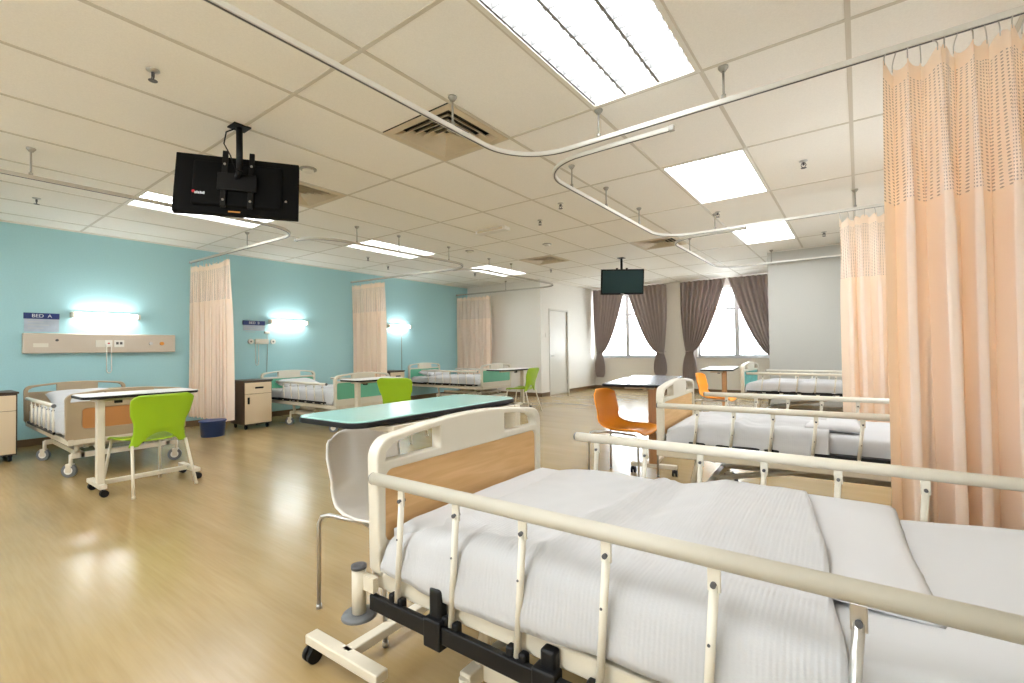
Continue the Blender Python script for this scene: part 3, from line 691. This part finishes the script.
    # side rails
    for side, (ra, rb, first) in ((0, near_rail), (1, far_rail)):
        if rb <= ra: continue
        v = -rail_out if side == 0 else BW+rail_out
        g = MB().sweep([(ra, v, Z(.738)), (rb, v, Z(.738))], .019, 18).build('side_rail', railm if side == 0 else M['cream'], t)
        for e in (ra, rb):
            d = -1 if e == ra else 1; MB().sweep([(e-d*.001, v, Z(.738)), (e+d*.008, v, Z(.738))], [.0198, .015], 16).build('end_cap', M['gray'], g)
        k = 0; u = first
        while u < rb-.04:
            chrome = (chrome_post is not None and side == 0 and k == chrome_post)
            b = MB(); b.sweep([(u, v, Z(.69)), (u-.022, v, Z(bar_z+.02))], .0092, 12)
            b.box(u-.012, u+.012, v-.004, v+.004, Z(.675), Z(.72), .002)
            po = b.build('rail_post', M['steel'] if chrome else M['cream'], g)
            if chrome: po['label'] = 'chrome post'
            MB().cyl((u, v-.0125, Z(.69)), .0055, .025, 10, 'Y').build('rivet', M['dark'], g); MB().cyl((u-.01, v-.011, Z(.575)), .003, .022, 8, 'Y').build('pin', M['dark'], po)
            if bar_z < .4:
                b = MB(); b.box(u-.05, u-.028, v-.012, v+.012, Z(bar_z), Z(bar_z+.045), .006); b.box(u-.012, u+.01, v-.012, v+.012, Z(bar_z), Z(bar_z+.04), .006); b.build('pivot', M['black'], g)
            else:
                b = MB(); b.sweep([(u-.022, v, Z(bar_z+.02)), (u-.02, v, Z(bar_z)), (u+.0, v, Z(bar_z-.018)), (u+.025, v, Z(bar_z-.016)), (u+.035, v, Z(bar_z-.002))], .008, 8); b.build('pivot', M['cream_metal'], g)
            u += .2195; k += 1
        if bar_z < .4:
            b = MB(); b.box(ra-.0, rb-.05, v-.02 if side == 0 else v, v if side == 0 else v+.02, Z(bar_z-.025), Z(bar_z+.022), .004); b.build('lock_bar', M['black'], g)
            for uu in (.30, .66, 1.1, 1.4):
                if ra < uu < rb:
                    b = MB(); b.box(uu-.035, uu+.03, v-.028, v+.012, Z(bar_z-.045), Z(bar_z+.035), .006)
                    if uu < .4: b.box(uu-.03, uu+.02, v-.012, v+.02, Z(bar_z), Z(bar_z+.115), .012)
                    else: b.box(uu-.02, uu+.02, v-.012, v+.02, Z(bar_z), Z(bar_z+.075), .008)
                    b.build('clamp', M['black'], g)
        else:
            b = MB(); b.box(ra, rb-.05, v-.008, v+.012, Z(bar_z-.012), Z(bar_z+.012), .003) if side == 0 else b.box(ra, rb-.05, v-.012, v+.008, Z(bar_z-.012), Z(bar_z+.012), .003); b.build('lock_bar', M['black'], g)
    # mattress
    P = []
    nu, nv = 46, 36
    def prof(sv):   # cross-section of a rounded slab, s 0..1 from near bottom over the top to far bottom
        y0, y1, zb, zt, r = .05, BW-.05, Z(.456), Z(mt), .035
        segs = [(0, (y0, zb)), (.12, (y0, zt-r)), (.17, (y0+r*.3, zt-r*.3)), (.21, (y0+r, zt)), (.79, (y1-r, zt)), (.83, (y1-r*.3, zt-r*.3)), (.88, (y1, zt-r)), (1, (y1, zb))]
        for (a, p), (c, q) in zip(segs, segs[1:]):
            if sv <= c: f = (sv-a)/(c-a); return p[0]+(q[0]-p[0])*f, p[1]+(q[1]-p[1])*f
        return segs[-1][1]
    b = MB(); rows = []
    for i in range(nu+1):
        u = .05+(BL-.1)*i/nu; row = []
        for j in range(nv+1):
            y, z = prof(j/nv); k = wave(u, y, seed)
            zi = z+(.008*k if z > Z(.5) else 0); yi = y+(.006*math.sin(u*9+seed)*(1 if j < 5 else -1 if j > nv-5 else 0))
            if i in (0, nu): zi = min(zi, Z(mt-.03))
            row.append((u, yi, zi+lift*max(0, (u-1.2)) if z > Z(.5) else z))
        rows.append(row)
    b.grid(rows)
    for e in (rows[0], rows[-1]):
        b.bm.faces.new([b.bm.verts.new(p) for p in e])
    b.build('mattress', M['sheet'], t)
    return t
def place(root, u, v, z=0):
    c, s = math.cos(root.rotation_euler.z), math.sin(root.rotation_euler.z)
    return (root.location.x+u*c-v*s, root.location.y+u*s+v*c, root.location.z+z)
def blanket(root, label, u0, u1, dz, seed, hem=.45, group=None, fold=True, lift=0, mt=.615, over=0, skew=0):
    Z = lambda z: z+dz
    t = MB(); nu, nv = 90, 70; rows = []
    for i in range(nu+1):
        f = i/nu; u = u0+(u1-u0)*f; row = []
        hn = hem+.012*math.sin(u*7+seed)+.01*noise.noise(Vector((u*5, seed, 0)))
        for j in range(nv+1):
            s = j/nv
            y0, y1, zt, r = .028, BW-.028, Z(mt), .05
            zt += .012*math.sin(PI*min(1, f*6)*.5)-.012 + .006*math.sin(PI*s)
            if u-u0 < .3: zt -= .055*(1-(u-u0)/.3)**1.6
            L0 = zt-r-Z(hn); L1 = r*1.57; L2 = (y1-r)-(y0+r); tot = 2*L0+2*L1+L2; d = s*tot
            if d < L0: y, z = y0, Z(hn)+d
            elif d < L0+L1: a = (d-L0)/r; y, z = y0+r-r*math.cos(a), zt-r+r*math.sin(a)
            elif d < L0+L1+L2: y, z = y0+r+d-L0-L1, zt
            elif d < L0+2*L1+L2: a = (d-L0-L1-L2)/r; y, z = y1-r+r*math.sin(a), zt-r+r*math.cos(a)
            else: y, z = y1, zt-r-(d-L0-2*L1-L2)
            side = max(0, 1-abs(d-L0*.4)/(L0+.06)) if d < L0+.1 else 0
            sidef = max(0, 1-abs(tot-d-L0*.4)/(L0+.06)) if tot-d < L0+.1 else 0
            w_ = noise.noise(Vector((u*6+seed, y*2, seed)))
            fl = math.sin(u*24+3*w_)*.006+w_*.010
            y += -abs(side*(.010+fl)) - .018*side*max(0, 1-d/(L0+.01)) + sidef*(.008+abs(fl)) + .018*sidef*max(0, 1-(tot-d)/(L0+.01))
            top = 1 if L0+L1 <= d <= L0+L1+L2 else .35
            cre = noise.noise(Vector((u*3.2+y*2, y*3.5-u, seed+4)))
            z += top*(.012*abs(cre)+.004*noise.noise(Vector((u*14, y*14, seed))))
            z += over*top*max(0, min(1, (u-u1+.42)/.16))*max(0, 1-abs((y-.60)/.40)**4)
            z += .020*top*math.exp(-((u-(u0+(u1-u0)*.52)-.12*(y-.5))/.035)**2) if fold else 0
            row.append((u+skew*(.5-y)*f*f+.012*noise.noise(Vector((y*4, seed, 2)))*f, y, z+lift*max(0, u-1.2)))
        rows.append(row)
    t.grid(rows)
    o = t.build('blanket', M['blanket'], None, solid=.010); o.location = root.location; o.rotation_euler = root.rotation_euler
    tag(o, label, 'blanket', group or 'white woven blankets on the beds'); return o
def pillow(root, label, u, v, lu, lv, h, z, rz=0, tilt=0, group='white pillows on the beds'):
    b = MB(); n = 26; top, bot = [], []
    for i in range(n+1):
        ra, rb = [], []
        for j in range(n+1):
            a, c = 2*i/n-1, 2*j/n-1
            k = (max(0, 1-a**4)*max(0, 1-c**4))**.45
            pinch = 1-.05*(1-abs(a))*abs(c)**3; pinch2 = 1-.05*(1-abs(c))*abs(a)**3
            wv = .006*noise.noise(Vector((a*3, c*3, u)))
            ra.append((a*lu/2*pinch2, c*lv/2*pinch, h*.6*k+wv*k+.004)); rb.append((a*lu/2*pinch2, c*lv/2*pinch, -h*.4*k-.000+.0))
        top.append(ra); bot.append(rb)
    b.grid(top); b.grid([r[::-1] for r in bot]); bmesh.ops.remove_doubles(b.bm, verts=b.bm.verts[:], dist=.0045)
    o = b.build('pillow', M['pillow']); o.location = place(root, u, v, z); o.rotation_euler = (0, -tilt, root.rotation_euler.z+rz)
    tag(o, label, 'pillow', group); return o

RB = 'hospital beds with beech end boards on the right side'
b1 = hospital_bed('nearest hospital bed with beech footboard, filling the foreground', (-1.257, .922, 0), .0162, M['cream'], M['wood'], 0, .362, (.34, 1.5), (.34, 1.75), (.02, 1.58, .15), (.23, 1.78, .33), 1.2, 1, M['rail_gray'], 1, RB, chrome_post=5, lift=.09)
blanket(b1, 'white ribbed blanket folded over the nearest bed', .05, 1.17, 0, 2, .448, over=.055, mt=.607, skew=.13)
pillow(b1, 'flat white pillow under the blanket edge on the nearest bed', 1.16, .585, .42, .76, .05, .616, .04)
b2 = hospital_bed('second hospital bed with beech footboard, just behind the nearest bed', (-1.1276, 3.197, 0), .0559, M['cream'], M['wood'], 0, .475, (.2, 1.5), (.3, 1.8), (.0, 1.6, .26), (.12, 1.6, .29), 1, 1, M['cream'], 5, RB, deck_t=.06, posts=False)
blanket(b2, 'white blanket on the second right bed', .05, .98, 0, 6, .47, over=.03)
pillow(b2, 'white pillow showing beside the blanket edge on the second right bed', 1.0, .45, .3, .55, .05, .622)
b3 = hospital_bed('farthest right hospital bed with mint end boards by the pier', (-1.4234, 7.66, 0), -.05, M['cream'], M['panel_teal'], 0, .475, (.2, 1.5), (.3, 1.8), (.07, 1.6, .29), (.15, 1.6, .35), 1, 1, M['cream'], 9, 'hospital beds with green end boards', deck_t=.05, posts=False)
blanket(b3, 'white blanket on the farthest right bed', .05, 1.5, 0, 10, .47)
LB = 'hospital beds with green end boards'
l1 = hospital_bed('hospital bed with taupe and orange footboard by the teal wall at left', (-5.85, 1.95, 0), PI, M['taupe'], M['panel_orange'], -.08, .475, (.25, 1.3), (.1, 1.3), (.3, 1.6, .34), (.33, 1.72, .37), 1, 1, M['rail_gray'], 12, None, head_m=M['taupe'], pan_rect=(.12, .45, .64), posts=False, swivel=1.1, rail_out=.02)
l1['group'] = 'hospital beds along the teal wall'
blanket(l1, 'white blanket on the bed by the left edge', .05, 1.55, -.08, 13, .47, lift=.12)
pillow(l1, 'white pillow propped at the head of the bed by the left edge', 1.82, .48, .44, .62, .13, .60, tilt=.35)
l2 = hospital_bed('middle teal-wall hospital bed with cream and green footboard', (-5.9, 4.72, 0), PI, M['cream'], M['panel_green'], -.06, .475, (.25, 1.3), (.1, 1.3), (.3, 1.6, .34), (.2, 1.6, .3), 1, 1, M['rail_gray'], 15, None, posts=False, swivel=.9, deck_t=.03)
l2['group'] = 'hospital beds along the teal wall'
blanket(l2, 'white blanket on the middle teal-wall bed', .05, 1.5, -.06, 16, .46, lift=.05)
pillow(l2, 'white pillow at the head of the middle teal-wall bed', 1.8, .48, .42, .62, .12, .60, tilt=.2)
l3 = hospital_bed('farthest teal-wall hospital bed with cream and green footboard near the white wall', (-5.95, 7.95, 0), PI, M['cream'], M['panel_green'], -.03, .475, (.25, 1.3), (.1, 1.3), (.3, 1.6, .34), (.1, 1.7, .2), 1, 1, M['cream'], 18, None, posts=False, swivel=.8, deck_t=.03)
l3['group'] = 'hospital beds along the teal wall'
blanket(l3, 'white blanket on the farthest teal-wall bed', .05, 1.5, -.03, 19, .46)
pillow(l3, 'white pillow at the head of the farthest teal-wall bed', 1.8, .48, .42, .62, .12, .62, tilt=.15)

# ------------------------------------------------------------------ overbed tables
def overbed_table(label, loc, rz, w_, l_, z, top_m, edge_m, col_m, base, blen=None, colx=0, group='wheeled overbed tables'):
    """loc = near end of the base; table runs along local +y; w_ across, l_ long; base = (x,y) offset of base centre from the near edge centre"""
    t = thing('overbed_table', label, 'table', loc, rz, group)
    bx, by = base
    oc = rrect(bx-w_/2, bx+w_/2, by, by+l_, .07)
    T = Matrix(((0, 1, 0, 0), (0, 0, 1, 0), (1, 0, 0, 0), (0, 0, 0, 1)))
    tp = slab('tabletop', top_m, oc, [], z-.012, z+.012, .004, t, T)
    slab('edge_band', edge_m, rrect(bx-w_/2-.006, bx+w_/2+.006, by-.006, by+l_+.006, .076), [], z-.014, z+.007, .004, tp, T)
    MB().box(colx-.035, colx+.035, -.025, .025, .1, z-.02, .006).build('column', col_m, t)
    b = MB(); b.box(-.02, bx*.5+.02, by+.1, by+l_-.15, z-.045, z-.02, .004); b.box(min(-.03, bx-.1), max(.03, bx+.1), -.02, by+.2, z-.045, z-.02, .004); b.build('top_bracket', M['cream_metal'], t)
    MB().box(bx-.02, bx+.02, by+l_*.3, by+l_*.3+.05, z-.07, z-.02, .004).build('height_lever', M['black'], t)
    blen = blen or l_*.8
    b = MB(); b.box(-.2, .2, -.025, .025, .065, .1, .005); b.box(-.022, .022, .02, blen, .065, .1, .005); b.box(-.2, .2, blen-.025, blen+.025, .065, .1, .005); b.build('base', M['cream_metal'], t)
    for x in (-.18, .18):
        for y in (0, blen):
            b = MB(); b.cyl((x, y, .045), .008, .025, 8); b.cyl((x-.022, y+.008, .028), .028, .016, 16, 'X'); b.cyl((x+.006, y+.008, .028), .028, .016, 16, 'X'); b.box(x-.02, x+.02, y-.012, y+.02, .03, .052, .004)
            b.build('caster', M['black'], t)
    return t
overbed_table('overbed table with mint top behind the nearest bed\'s footboard', (-1.49, 2.0, 0), PI+.03,   .41, 1.04, .867, M['top_mint'], M['black'], M['cream_metal'], (.21, -.06), 1.04)
overbed_table('overbed table with gray top and wood column beside the second right bed', (-1.50, 4.12, 0), .17, .52, 1.36, .815, M['top_gray'], M['black'], M['wood_brown'], (-.13, -.28), .9)
overbed_table('far overbed table near the second window with pale top', (-1.66, 7.65, 0), .12, .46, 1.3, .785, M['top_white'], M['black'], M['wood_brown'], (-.1, -.15), .8)
overbed_table('overbed table with pale top before the bed at the left edge', (-5.06, 1.05, 0), 0, .44, .80, .8, M['top_white'], M['black'], M['cream_metal'], (-.02, -.12), .66, colx=.1)
overbed_table('overbed table at the foot of the middle teal-wall bed', (-5.25, 3.68, 0), 0, .44, .76, .765, M['top_white'], M['black'], M['cream_metal'], (-.02, -.12), .6)
overbed_table('overbed table at the foot of the farthest teal-wall bed', (-5.3, 7.45, 0), PI+.0, .46, .95, .765, M['top_white'], M['black'], M['cream_metal'], (.0, -.1), .7)

# ------------------------------------------------------------------ chairs
def chair_arch(label, loc, rz, m, group):
    """plastic chair: waisted back with an arched gap above the seat; faces local +x"""
    t = thing('plastic_chair', label, 'chair', loc, rz, group)
    rows = []; nz, ny = 26, 28
    for i in range(nz+1):
        f = i/nz; z = .385+.42*f
        hw = .205+.03*math.sin(PI*min(1, max(0, (f-.45)/.55))*.5) - .022*math.sin(PI*min(1, f/.6)) + .01*(1-f)
        x = -.205-.05*f-.03*f*f
        row = []
        for j in range(ny+1):
            s = 2*j/ny-1; a = abs(s)
            zz = z
            if f < .32: zz = z + (.105*(1-(a/.72)**2) if a < .72 else 0)*(1-f/.32)
            if f > .7: zz -= .03*((f-.7)/.3)*max(0, a-.72)**2/.0784*1.2
            row.append((x+.030*(s*s)*(1-.3*f), s*hw, zz))
        rows.append(row)
    MB().grid(rows).build('backrest', m, t, solid=.012)
    rows = []
    for i in range(21):
        f = i/20; x = -.19+.42*f; hw = .20+.02*math.sin(PI*f); row = []
        for j in range(21):
            s = 2*j/20-1; z = .435-.012*math.cos(s*PI/2)+.012*abs(s)**4-.02*max(0, f-.85)/.15
            row.append((x-.03*(abs(s)**4)*(f), s*hw, z+(.018*(1-f/.2)*(1 if abs(s) > .7 else 0) if f < .2 else 0)))
        rows.append(row)
    MB().grid(rows).build('seat', m, t, solid=.014)
    for sx, sy, fx, fy in ((-.2, -.2, -.3, -.235), (-.2, .2, -.3, .235), (.17, -.18, .25, -.22), (.17, .18, .25, .22)):
        b = MB(); b.sweep([(sx, sy, .40 if sx < 0 else .43), (fx, fy, .004)], .0115, 10); b.sweep([(fx, fy, 0), (fx, fy, .02)], .013, 10); b.build('leg', M['cream_metal'], t)
    return t
def chair_bucket(label, loc, rz, m, leg_m, group):
    """one-piece bucket chair with thin metal legs; faces local +x"""
    t = thing('plastic_chair', label, 'chair', loc, rz, group)
    pr = [(-.25, .775, .16), (-.244, .73, .19), (-.232, .67, .20), (-.215, .60, .195), (-.198, .53, .19), (-.165, .475, .19), (-.11, .44, .205), (-.04, .425, .215), (.05, .425, .22), (.14, .43, .215), (.20, .425, .20), (.225, .405, .18)]
    pts = []
    for k in range(len(pr)-1):
        for i in range(3):
            f = i/3; a, c = pr[k], pr[k+1]; pts.append(tuple(a[q]+(c[q]-a[q])*f for q in range(3)))
    pts.append(pr[-1]); rows = []
    for (x, z, hw) in pts:
        row = []; back = min(1, max(0, (z-.45)/.12))
        for j in range(25):
            s = 2*j/24-1
            row.append((x+back*.05*s*s, s*hw, z+(1-back)*.035*abs(s)**3-(.025*abs(s)**4 if z > .75 else 0)))
        rows.append(row)
    MB().grid(rows).build('seat_shell', m, t, solid=.010)
    for sx, sy, fx, fy in ((-.14, -.16, -.25, -.2), (-.14, .16, -.25, .2), (.15, -.16, .21, -.2), (.15, .16, .21, .2)):
        b = MB(); b.sweep([(0, sy*.9, .415), (fx*.8, fy*.9, .415), (fx*.94, fy*.97, .405), (fx*.99, fy, .375), (fx, fy, .012)], .009, 10); b.sweep([(fx, fy, 0), (fx, fy, .02)], .012, 10); b.build('leg', leg_m, t)
    return t
G = 'lime green plastic chairs'
chair_arch('lime green chair in front of the left-edge overbed table, back towards the room', (-4.95, 1.36, 0), PI+.17, M['green'], G)
chair_arch('lime green chair at the middle teal-wall table, half hidden by the mint tabletop', (-4.76, 4.03, 0), PI-1.15, M['green'], G)
chair_arch('lime green chair at the farthest teal-wall table, before the white wall', (-4.98, 6.95, 0), PI+.15, M['green'], G)
chair_bucket('white bucket chair behind the nearest bed\'s footboard', (-1.70, 1.36, 0), 0, M['white_shell'], M['steel'], 'bucket chairs beside the right beds')
chair_bucket('orange bucket chair at the gray-topped table beside the second right bed', (-1.66, 3.88, 0), -.05, M['orange'], M['steel'], 'orange bucket chairs')
chair_bucket('farther orange bucket chair near the second window', (-1.60, 6.85, 0), -.05, M['orange'], M['steel'], 'orange bucket chairs')

# ------------------------------------------------------------------ bedside cabinets
def cabinet(label, x0, x1, y0, y1, h):
    t = thing('bedside_cabinet', label, 'cabinet', ((x0+x1)/2, (y0+y1)/2, 0), 0, 'bedside cabinets along the teal wall')
    a, c = (x1-x0)/2, (y1-y0)/2
    MB().box(-a, a, -c, c, .07, h-.02, .004).build('body', M['brown'], t)
    MB().box(-a-.01, a+.012, -c-.012, c+.012, h-.02, h, .004).build('top', M['brown'], t)
    d = MB().box(a, a+.016, -c+.012, c-.012, h-.2, h-.035, .003).build('drawer', M['cabinet'], t)
    MB().box(a+.016, a+.024, -.05, .07, h-.125, h-.1, .003).build('handle', M['black'], d)
    d = MB().box(a, a+.016, -c+.012, c-.012, .085, h-.205, .003).build('door', M['cabinet'], t)
    MB().box(a+.016, a+.024, -c+.045, -c+.075, .38, .48, .003).build('handle', M['black'], d)
    for x in (-a+.06, a-.05):
        for y in (-c+.05, c-.05):
            b = MB(); b.cyl((x, y-.012, .03), .03, .024, 14, 'Y'); b.box(x-.015, x+.015, y-.018, y+.018, .045, .072, .003); b.build('caster', M['black'], t)
cabinet('bedside cabinet cut off by the left picture edge', -7.85, -7.37, .42, .87, .75)
cabinet('bedside cabinet beside the first peach curtain with black handles', -7.75, -7.3, 3.17, 3.58, .73)
cabinet('bedside cabinet between the middle curtain and the farthest teal-wall bed', -8.05, -7.6, 6.08, 6.46, .74)
t = thing('waste_bin', 'dark blue waste bin on the floor below the first peach curtain', 'bin', (-7.2, 2.72, 0))
MB().lathe([(.135, 0), (.14, .004), (.155, .205), (.162, .21), (.158, .217), (.148, .211), (.13, .012), (.01, .01)], n=28).build('body', M['bin'], t)
MB().lathe([(.163, .203), (.168, .209), (.164, .22), (.157, .22)], n=28).build('rim', M['bin'], t)

# ------------------------------------------------------------------ wall equipment on the teal wall
def wall_lamp(y0, y1, z, label):
    t = thing('wall_lamp', label, 'lamp', (XL, (y0+y1)/2, z), 0, 'fluorescent bed lamps on the teal wall')
    h = (y1-y0)/2
    MB().box(0, .045, -h, h, -.02, .045, .004).build('batten', M['white_plastic'], t)
    MB().sweep([(.075, -h+.03, 0), (.075, h-.03, 0)], .03, 16).build('tube', M['tube'], t)
    for s in (-1, 1): MB().box(0, .11, s*h-.018, s*h+.018, -.036, .036, .01).build('end_cap', M['cream'], t)
wall_lamp(1.49, 2.2, 1.68, 'wall lamp above the long equipment panel at the left edge')
wall_lamp(4.1, 4.77, 1.69, 'wall lamp above the middle teal-wall bed')
wall_lamp(6.7, 7.3, 1.70, 'wall lamp above the farthest teal-wall bed')
t = thing('bedhead_panel', 'long cream bedhead service panel on the teal wall', 'service panel', (XL, 1.84, 1.3))
MB().box(0, .085, -.81, .81, -.13, .13, .012).build('housing', M['service'], t)
b = MB(); b.box(.085, .09, -.12, -.02, -.05, .045, .002); b.build('switch_plate', M['cream'], t)
p = MB().box(.085, .092, -.02, .06, -.05, .045, .002).build('call_plate', M['white_plastic'], t); MB().cyl((.092, .02, .0), .012, .004, 10, 'X').build('call_button', M['red'], p)
p = MB().box(.085, .092, .08, .19, -.05, .045, .002).build('socket_plate', M['white_plastic'], t)
b = MB(); b.box(.092, .095, .10, .128, -.015, .02); b.box(.092, .095, .142, .17, -.015, .02); b.build('socket', M['dark'], p)
MB().cyl((.085, .5, .0), .022, .02, 14, 'X').build('gas_outlet', M['steel'], t)
MB().cyl((.085, .635, .0), .026, .022, 14, 'X').build('gas_outlet', M['amber'], t)
MB().cyl((.085, -.5, .04), .016, .012, 12, 'X').build('knob', M['dark'], t)
b = MB(); b.box(.085, .0875, -.72, -.58, -.05, .0, .001); b.build('label_strip', M['cream'], t)
def cord(x, y, z0, z1, w_, label):
    pts = []
    for i in range(9): pts.append((0, -w_/2, -(z0-z1)*i/10))
    for i in range(9): a = PI+PI*i/8; pts.append((0, w_/2*math.cos(a), -(z0-z1)*.8+(w_/2+.02)*math.sin(a)))
    for i in range(9): pts.append((0, w_/2, -(z0-z1)*.8*(1-i/8)))
    t = thing('call_cord', label, 'cord', (x, y, z0), 0)
    MB().sweep(pts, .0055, 8).build('cord_loop', M['white_plastic'], t)
    MB().box(-.02, .012, -w_/2-.008, w_/2+.008, -.02, .02, .004).build('cord_plug', M['white_plastic'], t)
cord(XL+.108, 1.86, 1.27, .85, .05, 'white call cord looped below the long service panel')
cord(XL+.03, 3.88, 1.34, .88, .05, 'white call cord looped beside the middle bed head')
def sign(y0, y1, z0, z1, s, label, ts):
    t = thing('bed_sign', label, 'sign', (XL, (y0+y1)/2, z0)); h = (y1-y0)/2; H = z1-z0
    MB().box(.002, .008, -h, h, 0, H-.075).build('card', M['card'], t)
    MB().box(0, .012, -h-.005, h+.005, H-.075, H, .002).build('header', M['blue'], t)
    T = Matrix(((0, 0, 1, .0125), (1, 0, 0, 0), (0, 1, 0, H-.0375), (0, 0, 0, 1)))
    text('lettering', s, ts, M['letters'], t, T)
    b = MB()
    for k in range(3): b.box(.008, .009, -h*.8, h*(.1+.3*(k % 2)), H-.11-.04*k-.008, H-.11-.04*k)
    b.build('written_line', M['frame_gray'], t)
sign(1.05, 1.37, 1.45, 1.69, 'BED  A', 'bed sign with blue header above the left end of the service panel', .062)
sign(3.66, 4.02, 1.53, 1.70, 'BED  B', 'bed sign with blue header beside the middle wall lamp', .062)
t = thing('socket_strip', 'short cream socket strip on the teal wall left of the middle bed lamp', 'socket strip', (XL, 3.95, 1.34))
MB().box(0, .03, -.1, .13, -.045, .045, .005).build('plate', M['cream'], t)
for y in (-.17, .21):
    p = MB().cyl((0, y, 0), .045, .03, 18, 'X').build('outlet', M['white_plastic'], t); MB().cyl((.03, y, 0), .014, .004, 12, 'X').build('outlet_core', M['dark'], p)
t = thing('junction_box', 'small white box with hanging cable beside the middle bed lamp', 'socket', (XL, 4.06, 1.5))
MB().box(0, .03, -.045, .045, -.02, .02, .004).build('case', M['white_plastic'], t)
MB().sweep([(.012, .0, -.02), (.012, .005, -.3), (.013, -.01, -.72)], .004, 6).build('cable', M['track_gray'], t)
t = thing('junction_box', 'small white socket right of the middle peach curtain', 'socket', (XL, 6.5, 1.44))
MB().box(0, .02, -.04, .04, -.04, .04, .004).build('case', M['white_plastic'], t); MB().cyl((.02, 0, 0), .01, .003, 10, 'X').build('outlet_core', M['dark'], t)
o = MB().sweep([(XL+.01, 7.1, 1.66), (XL+.01, 7.1, .5)], .006, 6).build('power_cable', M['track_gray']); tag(o, 'thin cable running down the teal wall below the farthest lamp', 'cable')
